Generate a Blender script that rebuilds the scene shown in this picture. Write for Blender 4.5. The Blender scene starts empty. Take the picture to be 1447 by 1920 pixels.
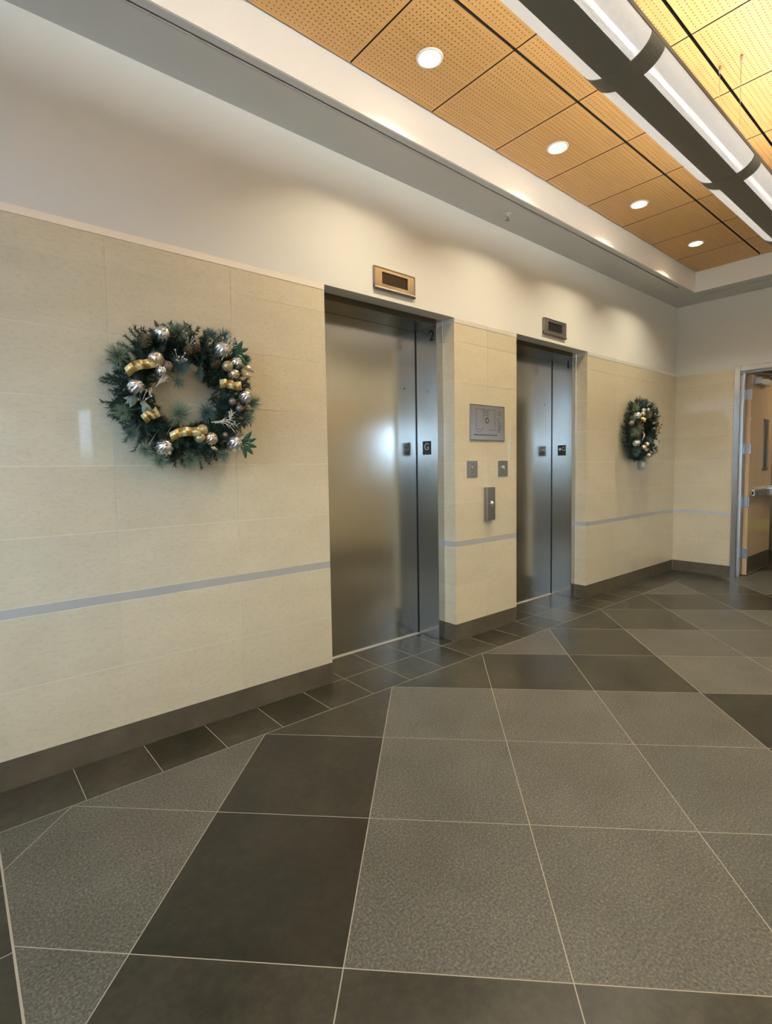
import bpy, bmesh, math, random
from mathutils import Vector, Matrix

PI = math.pi
random.seed(7)
S = bpy.context.scene
COL = S.collection

# ------------------------------------------------------------------ camera
cam_d = bpy.data.cameras.new('camera')
cam = bpy.data.objects.new('camera', cam_d)
COL.objects.link(cam)
YAW, PITCH, ROLL = .8706, -.0647, -.0157
fw = Vector((math.cos(YAW)*math.cos(PITCH), math.sin(YAW)*math.cos(PITCH), math.sin(PITCH)))
rt = Vector((math.sin(YAW), -math.cos(YAW), 0))
up = rt.cross(fw)
cr, sr = math.cos(ROLL), math.sin(ROLL)
r2 = cr*rt + sr*up
u2 = -sr*rt + cr*up
m = Matrix((r2, u2, -fw)).transposed().to_4x4()
m.translation = Vector((0, -2.713, 1.36))
cam.matrix_world = m
cam_d.sensor_fit = 'HORIZONTAL'
cam_d.sensor_width = 36
cam_d.lens = 977.55*36/1447
cam_d.shift_y = -18.66/1447
cam_d.clip_start = .02
S.camera = cam

# ------------------------------------------------------------------ exposure and sky
S.view_settings.view_transform = 'Standard'
S.view_settings.look = 'None'
S.view_settings.gamma = 1
S.view_settings.use_curve_mapping = False
S.view_settings.exposure = 1.25
S.cycles.use_denoising = True
S.cycles.max_bounces = 9
S.cycles.diffuse_bounces = 5
S.cycles.glossy_bounces = 6
S.cycles.transparent_max_bounces = 12
S.cycles.sample_clamp_indirect = 8

SKY = 5.6
LAMP = 5.2       # watts per downlight
TUBE = 22.0
W = bpy.data.worlds.new('world')
S.world = W
W.use_nodes = True
nt = W.node_tree
nt.nodes.clear()
wo = nt.nodes.new('ShaderNodeOutputWorld')
wb = nt.nodes.new('ShaderNodeBackground')
wr = nt.nodes.new('ShaderNodeValToRGB')
ws = nt.nodes.new('ShaderNodeSeparateXYZ')
wt = nt.nodes.new('ShaderNodeTexCoord')
nt.links.new(wt.outputs['Generated'], ws.inputs[0])
nt.links.new(ws.outputs[2], wr.inputs[0])
nt.links.new(wr.outputs[0], wb.inputs[0])
nt.links.new(wb.outputs[0], wo.inputs[0])
wb.inputs[1].default_value = SKY
e = wr.color_ramp.elements
e[0].position = 0.02; e[0].color = (.07, .095, .12, 1)
e[1].position = 0.055; e[1].color = (.52, .72, 1, 1)
x = e.new(.5); x.color = (.68, .82, 1, 1)

# ------------------------------------------------------------------ materials
def mat(name, col, rough=.5, metal=0., **k):
    M = bpy.data.materials.new(name)
    M.use_nodes = True
    b = M.node_tree.nodes['Principled BSDF']
    b.inputs['Base Color'].default_value = (*col, 1)
    b.inputs['Roughness'].default_value = rough
    b.inputs['Metallic'].default_value = metal
    for q, v in k.items():
        b.inputs[q.replace('_', ' ')].default_value = v
    return M

def N(M, t): return M.node_tree.nodes.new(t)
def LK(M, a, b): M.node_tree.links.new(a, b)
def BS(M): return M.node_tree.nodes['Principled BSDF']

def coords(M, scale=(1, 1, 1)):
    tc = N(M, 'ShaderNodeTexCoord'); mp = N(M, 'ShaderNodeMapping')
    mp.inputs['Scale'].default_value = scale
    LK(M, tc.outputs['Object'], mp.inputs[0])
    return mp.outputs[0]

def noise(M, vec, sc, det=4, rough=.55):
    n = N(M, 'ShaderNodeTexNoise')
    n.inputs['Scale'].default_value = sc
    n.inputs['Detail'].default_value = det
    n.inputs['Roughness'].default_value = rough
    LK(M, vec, n.inputs['Vector'])
    return n.outputs['Fac']

def ramp(M, fac, stops):
    r = N(M, 'ShaderNodeValToRGB')
    el = r.color_ramp.elements
    el[0].position, el[0].color = stops[0][0], (*stops[0][1], 1)
    el[1].position, el[1].color = stops[-1][0], (*stops[-1][1], 1)
    for p, c in stops[1:-1]:
        q = el.new(p); q.color = (*c, 1)
    LK(M, fac, r.inputs[0])
    return r.outputs[0]

def bump(M, h, strength, dist=.001):
    b = N(M, 'ShaderNodeBump')
    b.inputs['Strength'].default_value = strength
    b.inputs['Distance'].default_value = dist
    LK(M, h, b.inputs['Height'])
    LK(M, b.outputs[0], BS(M).inputs['Normal'])

def mul(M, a, b, mode='MULTIPLY', fac=1.):
    x = N(M, 'ShaderNodeMix'); x.data_type = 'RGBA'; x.blend_type = mode
    x.inputs[0].default_value = fac
    LK(M, a, x.inputs[6]); LK(M, b, x.inputs[7])
    return x.outputs[2]

def math_(M, op, a, b=None):
    n = N(M, 'ShaderNodeMath'); n.operation = op
    for i, v in enumerate((a, b)):
        if v is None: continue
        if isinstance(v, (int, float)): n.inputs[i].default_value = v
        else: LK(M, v, n.inputs[i])
    return n.outputs[0]

def tone(M):            # per-tile tone stored on the mesh
    a = N(M, 'ShaderNodeAttribute'); a.attribute_name = 'tone'
    return a.outputs['Color']

# painted drywall
m_paint = mat('painted_drywall', (.70, .69, .645), .55)
bump(m_paint, noise(m_paint, coords(m_paint), 220, 2), .12)
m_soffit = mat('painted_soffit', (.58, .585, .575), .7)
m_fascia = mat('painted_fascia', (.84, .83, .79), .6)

# beige limestone cladding
m_stone = mat('beige_limestone', (.6, .52, .40), .30, Coat_Weight=.6, Coat_Roughness=.035)
v = coords(m_stone, (1, 1, 2.2))
c = ramp(m_stone, noise(m_stone, v, 3.2, 8, .62), [(.3, (.60, .525, .37)), (.55, (.64, .565, .405)), (.75, (.67, .60, .44))])
c = mul(m_stone, c, ramp(m_stone, noise(m_stone, v, 34, 5, .7), [(.36, (.90, .89, .87)), (.5, (1, 1, 1))]))
c = mul(m_stone, c, tone(m_stone))
LK(m_stone, c, BS(m_stone).inputs['Base Color'])
m_grout = mat('light_grout', (.74, .68, .56), .8)

# floor stone
m_smooth = mat('honed_dark_stone_tile', (.05, .043, .033), .30, Specular_IOR_Level=.35)
v = coords(m_smooth)
c = ramp(m_smooth, noise(m_smooth, v, 2.6, 9, .68), [(.3, (.023, .021, .015)), (.5, (.037, .034, .024)), (.72, (.056, .051, .036))])
c = mul(m_smooth, c, ramp(m_smooth, noise(m_smooth, v, 28, 5, .7), [(.4, (.8, .8, .8)), (.62, (1.15, 1.13, 1.08))]))
c = mul(m_smooth, c, tone(m_smooth))
LK(m_smooth, c, BS(m_smooth).inputs['Base Color'])
m_rough = mat('flamed_granite_tile', (.12, .11, .09), .42)
v = coords(m_rough)
c = ramp(m_rough, noise(m_rough, v, 120, 5, .7), [(.34, (.034, .032, .024)), (.5, (.082, .077, .062)), (.66, (.170, .162, .135))])
c = mul(m_rough, c, ramp(m_rough, noise(m_rough, v, 3.1, 5, .6), [(.3, (.84, .83, .80)), (.68, (1.12, 1.12, 1.12))]))
c = mul(m_rough, c, tone(m_rough))
LK(m_rough, c, BS(m_rough).inputs['Base Color'])
bump(m_rough, noise(m_rough, v, 85, 3, .6), .55, .0022)
m_fgrout = mat('floor_grout', (.33, .29, .23), .85)
m_base = mat('brown_stone_base', (.085, .07, .05), .22)
v = coords(m_base)
LK(m_base, ramp(m_base, noise(m_base, v, 6, 6, .6), [(.3, (.092, .074, .048)), (.7, (.135, .110, .074))]), BS(m_base).inputs['Base Color'])

# metals
def steel(name, col, rough, wav=.0, aniso=.0):
    M = mat(name, col, rough, 1.)
    if wav:
        n1 = noise(M, coords(M, (1, 1, 1.0)), 1.7, 2)
        bump(M, n1, .25, wav)
    return M
m_steel = steel('brushed_stainless', (.60, .58, .52), .19, .004)
v = coords(m_steel, (260, 260, 1.2))
LK(m_steel, ramp(m_steel, noise(m_steel, v, 1, 2), [(.3, (.155,)*3), (.7, (.225,)*3)]), BS(m_steel).inputs['Roughness'])
m_frame = steel('stainless_frame', (.60, .60, .59), .17)
m_headm = steel('shade_darkened_steel', (.13, .115, .09), .3)  # lift head steel, coloured dark to imitate the dim reflections on its underside
m_band = steel('satin_aluminium', (.60, .60, .58), .5)
BS(m_band).inputs['Metallic'].default_value = .6
m_topstrip = mat('pale_satin_trim', (.84, .81, .74), .3, .35)
m_plate = steel('satin_nickel_plate', (.34, .31, .26), .36)
m_chrome = steel('polished_chrome', (.85, .85, .85), .08)
m_hinge = steel('satin_steel', (.55, .54, .52), .35)
m_black = mat('matte_black', (.006, .006, .007), .4)
m_dark = mat('dark_gap', (.03, .024, .018), .8)
m_white = mat('white_plastic', (.8, .8, .78), .4)
m_mark = mat('engraved_marking', (.10, .095, .085), .6)
m_char = mat('black_raised_character', (.012, .012, .014), .35)
m_lightchar = mat('grey_raised_character', (.45, .44, .42), .4)

# perforated maple ceiling panels
m_wood = mat('perforated_maple_panel', (.6, .34, .1), .42)
tc = N(m_wood, 'ShaderNodeTexCoord')
sx = N(m_wood, 'ShaderNodeSeparateXYZ'); LK(m_wood, tc.outputs['Object'], sx.inputs[0])
def cell(o, off):
    a = math_(m_wood, 'SUBTRACT', o, off)
    a = math_(m_wood, 'DIVIDE', a, .613)
    a = math_(m_wood, 'FRACT', a)
    return math_(m_wood, 'MULTIPLY', a, 25.)        # 25 hole pitches to a panel
cu, cv = cell(sx.outputs[0], 1.762), cell(sx.outputs[1], -.377-.613*10)
def inside(o):
    a = math_(m_wood, 'GREATER_THAN', o, 1.0); b = math_(m_wood, 'LESS_THAN', o, 24.0)
    return math_(m_wood, 'MULTIPLY', a, b)
def dd(o):
    a = math_(m_wood, 'FRACT', o); a = math_(m_wood, 'SUBTRACT', a, .5)
    return math_(m_wood, 'MULTIPLY', a, a)
d2 = math_(m_wood, 'ADD', dd(cu), dd(cv))
hole = math_(m_wood, 'MULTIPLY', math_(m_wood, 'LESS_THAN', d2, .0225), math_(m_wood, 'MULTIPLY', inside(cu), inside(cv)))
g1 = noise(m_wood, coords(m_wood, (1.5, 60, 1)), 3, 5, .6)
c = ramp(m_wood, g1, [(.3, (.58, .315, .105)), (.5, (.66, .375, .13)), (.7, (.73, .43, .165))])
c = mul(m_wood, c, tone(m_wood))
x = N(m_wood, 'ShaderNodeMix'); x.data_type = 'RGBA'
LK(m_wood, hole, x.inputs[0]); LK(m_wood, c, x.inputs[6]); x.inputs[7].default_value = (.19, .09, .028, 1)
LK(m_wood, x.outputs[2], BS(m_wood).inputs['Base Color'])

# maple door
m_maple = mat('maple_veneer', (.6, .4, .22), .3, Coat_Weight=.3, Coat_Roughness=.1)
LK(m_maple, ramp(m_maple, noise(m_maple, coords(m_maple, (20, 20, .8)), 2.2, 5, .6), [(.3, (.56, .36, .20)), (.7, (.68, .47, .28))]), BS(m_maple).inputs['Base Color'])

def emis(name, col, s):
    M = mat(name, (.8, .8, .8), .5)
    BS(M).inputs['Emission Color'].default_value = (*col, 1)
    BS(M).inputs['Emission Strength'].default_value = s
    return M
m_lens = emis('downlight_lens', (1, .93, .75), 14)
m_tube = emis('fluorescent_tube', (1, .97, .90), TUBE)
m_hall = emis('hall_light_lens', (1, .86, .62), 7)

def glass(name):
    M = bpy.data.materials.new(name); M.use_nodes = True
    t = M.node_tree; t.nodes.clear()
    o = t.nodes.new('ShaderNodeOutputMaterial'); mx = t.nodes.new('ShaderNodeMixShader')
    tr = t.nodes.new('ShaderNodeBsdfTransparent'); gl = t.nodes.new('ShaderNodeBsdfGlossy')
    gl.inputs['Roughness'].default_value = .02
    tr.inputs[0].default_value = (.93, .96, .97, 1)
    mx.inputs[0].default_value = .08
    t.links.new(tr.outputs[0], mx.inputs[1]); t.links.new(gl.outputs[0], mx.inputs[2]); t.links.new(mx.outputs[0], o.inputs[0])
    return M
m_glass = glass('clear_glass')

# perforated metal basket of the pendant: metal with rows of open holes
m_perf = mat('perforated_white_metal', (.74, .74, .75), .42, .35)
t = m_perf.node_tree
uvn = N(m_perf, 'ShaderNodeUVMap')
sp = N(m_perf, 'ShaderNodeSeparateXYZ'); LK(m_perf, uvn.outputs[0], sp.inputs[0])
def pd(o, k=1/.0042):
    a = math_(m_perf, 'FRACT', math_(m_perf, 'MULTIPLY', o, k)); a = math_(m_perf, 'SUBTRACT', a, .5)
    return math_(m_perf, 'MULTIPLY', a, a)
hp = math_(m_perf, 'LESS_THAN', math_(m_perf, 'ADD', pd(sp.outputs[0]), pd(sp.outputs[1])), .075)
tr = N(m_perf, 'ShaderNodeBsdfTransparent'); tl = N(m_perf, 'ShaderNodeBsdfTranslucent')
tl.inputs[0].default_value = (.24, .24, .245, 1)
mh = N(m_perf, 'ShaderNodeMixShader'); mh.inputs[0].default_value = .96
LK(m_perf, tr.outputs[0], mh.inputs[1]); LK(m_perf, tl.outputs[0], mh.inputs[2])
mx = N(m_perf, 'ShaderNodeMixShader'); LK(m_perf, hp, mx.inputs[0])
LK(m_perf, BS(m_perf).outputs[0], mx.inputs[1]); LK(m_perf, mh.outputs[0], mx.inputs[2])
LK(m_perf, mx.outputs[0], t.nodes['Material Output'].inputs[0])
m_body = mat('grey_painted_metal', (.20, .195, .18), .5)

# ------------------------------------------------------------------ mesh helpers
class B:
    def __init__(self):
        self.bm = bmesh.new(); self.tl = self.bm.loops.layers.float_color.new('tone')
        self.uv = self.bm.loops.layers.uv.new('UVMap')
    def paint(self, fs, t, mi=0):
        for f in fs:
            f.material_index = mi
            for l in f.loops: l[self.tl] = (t[0], t[1], t[2], 1)
    def box(self, x0, x1, y0, y1, z0, z1, t=(1, 1, 1), mi=0):
        vs = [self.bm.verts.new((x, y, z)) for x in (x0, x1) for y in (y0, y1) for z in (z0, z1)]
        fs = [self.bm.faces.new([vs[i] for i in q]) for q in ((0, 1, 3, 2), (4, 6, 7, 5), (0, 4, 5, 1), (2, 3, 7, 6), (0, 2, 6, 4), (1, 5, 7, 3))]
        self.paint(fs, t, mi); return fs
    def prism(self, pts, z0, z1, t=(1, 1, 1), mi=0):
        n = len(pts)
        a = [self.bm.verts.new((p[0], p[1], z0)) for p in pts]; b = [self.bm.verts.new((p[0], p[1], z1)) for p in pts]
        fs = [self.bm.faces.new(b), self.bm.faces.new(a[::-1])]
        fs += [self.bm.faces.new((a[i], a[(i+1) % n], b[(i+1) % n], b[i])) for i in range(n)]
        self.paint(fs, t, mi); return fs
    def lathe(self, prof, n=24, axis='z', c=(0, 0, 0), cap=True, mi=0, flute=None):
        rings = []
        for (r, h) in prof:
            ring = []
            for k in range(n):
                a = 2*PI*k/n; rr = r*(1 if not flute else flute(a, h))
                p = (rr*math.cos(a), rr*math.sin(a), h)
                if axis == 'y': p = (p[0], p[2], p[1])
                if axis == 'x': p = (p[2], p[0], p[1])
                ring.append(self.bm.verts.new((p[0]+c[0], p[1]+c[1], p[2]+c[2])))
            rings.append(ring)
        fs = []
        for a, b in zip(rings, rings[1:]):
            for k in range(n): fs.append(self.bm.faces.new((a[k], a[(k+1) % n], b[(k+1) % n], b[k])))
        if cap:
            fs.append(self.bm.faces.new(rings[0][::-1])); fs.append(self.bm.faces.new(rings[-1]))
        self.paint(fs, (1, 1, 1), mi); return fs
    def tube(self, pts, r, n=8, mi=0, taper=None):
        pts = [Vector(p) for p in pts]; rings = []
        for i, p in enumerate(pts):
            d = (pts[min(i+1, len(pts)-1)]-pts[max(i-1, 0)]).normalized()
            u = d.orthogonal().normalized() if i == 0 else (u-d*u.dot(d)).normalized()
            w = d.cross(u); rr = r if taper is None else r*(1-(1-taper)*i/(len(pts)-1))
            rings.append([self.bm.verts.new(p+(u*math.cos(2*PI*k/n)+w*math.sin(2*PI*k/n))*rr) for k in range(n)])
        fs = []
        for a, b in zip(rings, rings[1:]):
            for k in range(n): fs.append(self.bm.faces.new((a[k], a[(k+1) % n], b[(k+1) % n], b[k])))
        fs.append(self.bm.faces.new(rings[0][::-1])); fs.append(self.bm.faces.new(rings[-1]))
        self.paint(fs, (1, 1, 1), mi); return fs
    def out(self, name, mats, parent=None, smooth=False, bevel=0, seg=2, recalc=True, **tags):
        if recalc: bmesh.ops.recalc_face_normals(self.bm, faces=self.bm.faces)
        me = bpy.data.meshes.new(name); self.bm.to_mesh(me); self.bm.free()
        for mm in (mats if isinstance(mats, (list, tuple)) else [mats]): me.materials.append(mm)
        if smooth:
            for p in me.polygons: p.use_smooth = True
        o = bpy.data.objects.new(name, me); COL.objects.link(o)
        if parent: o.parent = parent
        if bevel:
            md = o.modifiers.new('bevel', 'BEVEL'); md.width = bevel; md.segments = seg; md.limit_method = 'ANGLE'
        for k, v in tags.items(): o[k] = v
        return o

def empty(name, loc=(0, 0, 0), **tags):
    o = bpy.data.objects.new(name, None); COL.objects.link(o); o.location = loc
    o.empty_display_size = .1
    for k, v in tags.items(): o[k] = v
    return o
def copy_tree(o, parent=None):
    c = o.copy(); COL.objects.link(c)
    if parent: c.parent = parent
    for ch in list(o.children): copy_tree(ch, c)
    return c
def text_mesh(s, size, name, m, parent, M4, depth=.0012, **tags):
    cu_ = bpy.data.curves.new(name, 'FONT'); cu_.body = s; cu_.size = size
    cu_.align_x = 'CENTER'; cu_.align_y = 'CENTER'; cu_.extrude = depth
    tmp = bpy.data.objects.new(name+'_t', cu_)
    COL.objects.link(tmp)
    me = bpy.data.meshes.new_from_object(tmp.evaluated_get(bpy.context.evaluated_depsgraph_get()))
    bpy.data.objects.remove(tmp)
    me.transform(M4); me.materials.clear(); me.materials.append(m)
    o = bpy.data.objects.new(name, me); COL.objects.link(o)
    if parent: o.parent = parent
    for k, v in tags.items(): o[k] = v
    return o
ST = dict(kind='structure', category='room')

# ------------------------------------------------------------------ dimensions
X0, X1, Y1 = -1.75, 7.085, -3.2
ZS, ZW = 3.293, 3.514
OP = [(1.820, 2.982), (3.760, 4.927)]
ZO = 2.4865

# ------------------------------------------------------------------ floor
GR = .0017
SQ2 = math.sqrt(2)
def clip(poly, a, b, c):            # keep a*x+b*y <= c
    out = []
    for i in range(len(poly)):
        p, q = poly[i], poly[(i+1) % len(poly)]
        dp, dq = a*p[0]+b*p[1]-c, a*q[0]+b*q[1]-c
        if dp <= 0: out.append(p)
        if (dp < 0 < dq) or (dq < 0 < dp):
            t_ = dp/(dp-dq); out.append((p[0]+(q[0]-p[0])*t_, p[1]+(q[1]-p[1])*t_))
    return out
fl = B()
YB, XB, G, SP = -.302, .078, .3063, .8664
XA = .325
def tile(poly, kind, t_):
    if len(poly) < 3: return
    ar = abs(sum(poly[i][0]*poly[(i+1) % len(poly)][1]-poly[(i+1) % len(poly)][0]*poly[i][1] for i in range(len(poly))))/2
    if ar < 2e-4: return
    fl.prism(poly, -.004, 0., t_, 1 if kind == 's' else 2)
KIND = {(-1,-1):'r', (0,0):'r',(1,1):'s',(2,2):'s',(3,3):'r',(4,4):'s',(5,5):'s',(6,6):'r',
        (1,0):'s',(2,1):'r',(3,2):'s',(4,3):'s',(5,4):'s',(6,5):'s',(7,5):'s',(8,5):'s',(7,6):'s',
        (0,-1):'r',(1,-1):'s',(2,0):'r',(2,-1):'r',(3,1):'r',(3,0):'r',(3,-1):'r',(4,2):'s',(4,1):'r',(4,0):'r',(4,-1):'r',
        (0,-2):'r',(1,-2):'s',(2,-2):'s',(3,-2):'s',(5,3):'r',(5,2):'r',(5,1):'s',(5,0):'s',(6,4):'r',(6,3):'r',(6,2):'r',(7,4):'r',(7,3):'r'}
TONE = {(1,-1):.56,(1,0):.68,(1,1):1.0,(2,2):1.12,(3,2):.98,(4,3):.92,(4,2):.90,(4,4):.78,(5,4):1.15,(5,5):.9,(3,3):.84,
        (1,-2):.98,(2,-2):1.06,(3,-2):1.18,(4,0):.88,(4,1):.90,(4,-1):.80,(3,-1):.9,(2,-1):.9,(3,0):.98,(2,0):.94,(2,1):1.0,(3,1):1.0,(0,-1):1.02,(0,0):1.05,
        (0,-2):.96,(-1,-1):.92,(5,1):.82,(6,5):1.0,(7,5):.9,(8,5):.75,(6,4):.8,(5,3):.88,(5,2):1.02}
rnd = random.Random(3)
A0, B0 = XA+.302, XA-.302
for i in range(-8, 24):
    for j in range(-12, 16):
        p = [(XB+GR, YB-GR), (X1+2.6, YB-GR), (X1+2.6, Y1), (XB+GR, Y1)]
        g = GR*SQ2
        p = clip(p, -1, 1, -(A0+SP*i+g)); 
        if len(p) < 3: continue
        p = clip(p, 1, -1, A0+SP*(i+1)-g)
        if len(p) < 3: continue
        p = clip(p, -1, -1, -(B0+SP*j+g))
        if len(p) < 3: continue
        p = clip(p, 1, 1, B0+SP*(j+1)-g)
        if len(p) < 3: continue
        # deterministic tone, fixed tiles where the photograph shows them
        k = KIND.get((i, j), rnd.choice('rrs'))
        tt = TONE.get((i, j), rnd.uniform(.85, 1.1))
        w_ = rnd.uniform(-.02, .02)
        tile(p, k, (tt*(1+w_), tt, tt*(1-w_)))
# border strip of small dark tiles along the lift wall, running into both lift recesses
bt = [(-1, 1.35, 1.1), (0, 1.25, 1.02), (1, .82, .9), (2, 1.05, 1.0), (3, .78, .9), (4, .95, 1.), (5, .85, .95), (6, 1.05, .95), (7, .9, 1)]
btd = {a: (b, c_) for a, b, c_ in bt}
def btone(k):
    a = btd.get(k, (rnd.uniform(.75, 1.35), rnd.uniform(.95, 1.02)))
    return (a[0], a[0]*.98, a[0]*a[1]*.96)
k = 0
kx = -14
while .378+G*kx < X1+.1:
    a, b = .378+G*kx+GR, .378+G*(kx+1)-GR
    tile([(a, .003), (a, YB+GR), (b, YB+GR), (b, .003)], 's', btone(kx-0))
    for (o0, o1) in OP:
        a2, b2 = max(a, o0+.003), min(b, o1-.003)
        if b2-a2 > .01:
            q = rnd.uniform(.8, 1.05)
            tile([(a2, .335), (a2, .003+2*GR), (b2, .003+2*GR), (b2, .335)], 's', (q, q, q))
    kx += 1
# dark field of square tiles beyond the cross joint on the left
for ix in range(-14, 0):
    for iy in range(0, 10):
        a, b = XB-G*(-ix)+GR, XB-G*(-ix-1)-GR*3
        y1_, y0_ = YB-.003-G*iy*1.04-GR*2, YB-.003-G*(iy+1)*1.04
        q = rnd.uniform(.85, 1.25)
        if y0_ > Y1-.2: tile([(a, y1_), (a, max(y0_, Y1)), (b, max(y0_, Y1)), (b, y1_)], 's', (q, q, q))
fl.box(X0, X1+2.6, Y1-.1, .42, -.05, -.0003, mi=0)
fl.out('floor', [m_fgrout, m_smooth, m_rough], label='dark stone tile floor of large diagonal smooth and textured tiles', **ST)

# ------------------------------------------------------------------ left wall with two lift openings
wl = B()
segs = [(X0, OP[0][0]), (OP[0][1], OP[1][0]), (OP[1][1], X1)]
for a, b in segs: wl.box(a+.004 if a > X0 else a, b-.004 if b < X1 else b, .004, .12, 0, 2.482)
wl.box(X0, X1, .001, .12, 2.482, ZS+.3)
wl.box(X0, X1, .42, .5, 0, ZS+.3)
WALLL = wl.out('wall_left', m_paint, label='left wall of the lobby, off-white paint above beige stone cladding, with two lift openings', **ST)
ROWS = [(.1324, .4267), (.4297, .7400), (.787, 1.0815), (1.0845, 1.3905), (1.3935, 1.6995), (1.7025, 2.0045), (2.0075, 2.3110), (2.3140, 2.4466)]
sb = B(); gb = B(); r3 = random.Random(5)
V = .6065
for si, (a, b) in enumerate(segs):
    if si == 0: vs = [1.2193+V*k for k in range(-9, 1)]
    elif si == 1: vs = [3.371]
    else: vs = [5.5165, 6.124, 6.73]
    ed = [a]+vs+[b]
    gb.box(a+.0015 if a > X0 else a, b-.0015 if b < X1 else b, .0013, .1185, .133, 2.446)
    for q0, q1 in zip(ed, ed[1:]):
        for z0, z1 in ROWS:
            q = r3.uniform(.965, 1.03); w_ = r3.uniform(-.012, .012)
            sb.box(q0+(.0013 if q0 != a else 0), q1-(.0013 if q1 != b else 0), 0, .12, z0, z1, (q*(1+w_), q, q*(1-w_)))
sb.out('stone_cladding', m_stone, WALLL); gb.out('grout', m_grout, WALLL)
mb = B()
for a, b in segs:
    mb.box(a, b, .0, .12, .743, .784)
ub = B()
for a, b in segs: ub.box(a, b, -.002, .12, 2.4475, 2.4815)
ub.out('top_strip', m_topstrip, WALLL, label='pale strip capping the beige stone')
mb.out('metal_strip', m_band, WALLL, label='satin metal strips inlaid in the beige stone')
bb = B()
for a, b in segs: bb.box(a, b, .002, .12, 0, .1315)
bb.out('baseboard_left', m_base, label='brown polished stone base along the lift wall', **ST)

# ------------------------------------------------------------------ back wall with door opening
DX0, DX1, DZ = -.643, -2.557, 2.472
wbk = B()
TH = .2
wbk.box(X1+.004, X1+TH, DX0, .12, 0, 2.446)
wbk.box(X1, X1+TH, Y1, .12, DZ, ZS+.3)
wbk.box(X1+.001, X1+TH, DX0, .12, 2.446, DZ)
wbk.box(X1+.001, X1+TH, Y1, DX1, 0, DZ)
WALLB = wbk.out('wall_back', m_paint, label='end wall of the lobby with the timber door opening', **ST)
sb = B(); gb = B()
for z0, z1 in ROWS:
    q = r3.uniform(.98, 1.03); sb.box(X1, X1+.1, DX0, .0, z0, z1, (q, q, q))
gb.box(X1+.0013, X1+.1, DX0, -.001, .133, 2.446)
sb.out('stone_cladding', m_stone, WALLB); gb.out('grout', m_grout, WALLB)
mb = B(); mb.box(X1, X1+.1, DX0, 0, .743, .784); mb.out('metal_strip', m_band, WALLB)
bb = B(); bb.box(X1+.001, X1+.1, DX0, 0, 0, .1315); bb.out('baseboard_back', m_base, label='polished stone base under the end wall', **ST)

# ------------------------------------------------------------------ right wall with glazing, front wall with glazing
wr_ = B()
GL = [(-1.0, .1, .05, 2.12), (1.03, 1.16, 1.43, 2.0), (5.5, 6.3, 1.42, 2.06)]
wr_.box(X0, GL[0][0], Y1-.15, Y1, 0, 3.6); wr_.box(GL[0][1], GL[1][0], Y1-.15, Y1, 0, 3.6)
wr_.box(GL[1][1], GL[2][0], Y1-.15, Y1, 0, 3.6); wr_.box(GL[2][1], X1+TH, Y1-.15, Y1, 0, 3.6)
for a, b, z0, z1 in GL: wr_.box(a, b, Y1-.15, Y1, 0, z0); wr_.box(a, b, Y1-.15, Y1, z1, 3.6)
WALLR = wr_.out('wall_right', m_paint, label='right wall behind the viewer', **ST)
sb = B(); gb = B()
for (a, b) in ((X0, GL[0][0]), (GL[0][1], GL[1][0]), (GL[1][1], GL[2][0]), (GL[2][1], X1)):
    gb.box(a, b, Y1, Y1+.0037, .133, 2.446)
    n = max(1, round((b-a)/.6065)); st = (b-a)/n
    for k in range(n):
        for z0, z1 in ROWS:
            q = r3.uniform(.96, 1.04)
            sb.box(a+k*st+.0013, a+(k+1)*st-.0013, Y1, Y1+.005, z0, z1, (q, q, q))
sb.out('stone_cladding', m_stone, WALLR); gb.out('grout', m_grout, WALLR)
bb = B()
for (a, b) in ((X0, GL[0][0]), (GL[0][1], GL[1][0]), (GL[1][1], GL[2][0]), (GL[2][1], X1)): bb.box(a, b, Y1, Y1+.004, 0, .1315)
bb.out('baseboard_right', m_base, label='stone base along the right wall', **ST)
for n_, (a, b, z0, z1) in enumerate(GL):
    w_ = .012 if n_ == 1 else .05
    f = B()
    f.box(a, a+w_, Y1-.1, Y1-.03, z0, z1); f.box(b-w_, b, Y1-.1, Y1-.03, z0, z1)
    f.box(a, b, Y1-.1, Y1-.03, z0, z0+w_); f.box(a, b, Y1-.1, Y1-.03, z1-w_, z1)
    if n_ == 0:
        f.box(-.47, -.41, Y1-.1, Y1-.03, z0, z1)
    fo = f.out('window_%d' % (n_+1) if n_ < 2 else 'window_4', m_frame, label=('glazed entrance in the right wall', 'narrow upright window in the right wall', 'small high window in the right wall near the end wall')[n_], **ST)
    zp = 1.64 if n_ == 0 else z0+w_
    p = B(); p.box(a+w_, b-w_, Y1-.07, Y1-.062, zp, z1-w_); p.out('pane', m_glass, fo)
    if n_ == 0:
        p = B(); p.box(a+w_, b-w_, Y1-.09, Y1-.05, z0, 1.64); p.out('door_panel', mat('dark_reflection_blocker', (.03, .04, .055), .4), fo)  # unseen dark sheet, added to darken the lower reflections in the lifts
wf = B()
FG = (-3.1, -.45, .9, 3.1)
wf.box(X0-.15, X0, Y1-.15, FG[0], 0, 3.6); wf.box(X0-.15, X0, FG[1], .12, 0, 3.6)
wf.box(X0-.15, X0, FG[0], FG[1], 0, FG[2]); wf.box(X0-.15, X0, FG[0], FG[1], FG[3], 3.6)
wf.out('wall_front', m_paint, label='wall behind the viewer with large window', **ST)
f = B()
for yy in (FG[0], -1.72, FG[1]-.05): f.box(X0-.1, X0-.04, yy, yy+.05, FG[2], FG[3])
for zz in (FG[2], FG[3]-.05): f.box(X0-.1, X0-.04, FG[0], FG[1], zz, zz+.05)
fo = f.out('window_3', m_frame, label='large window behind the viewer', **ST)
p = B(); p.box(X0-.075, X0-.067, FG[0]+.05, FG[1]-.05, FG[2]+.05, FG[3]-.05); p.out('pane', m_glass, fo)
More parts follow.
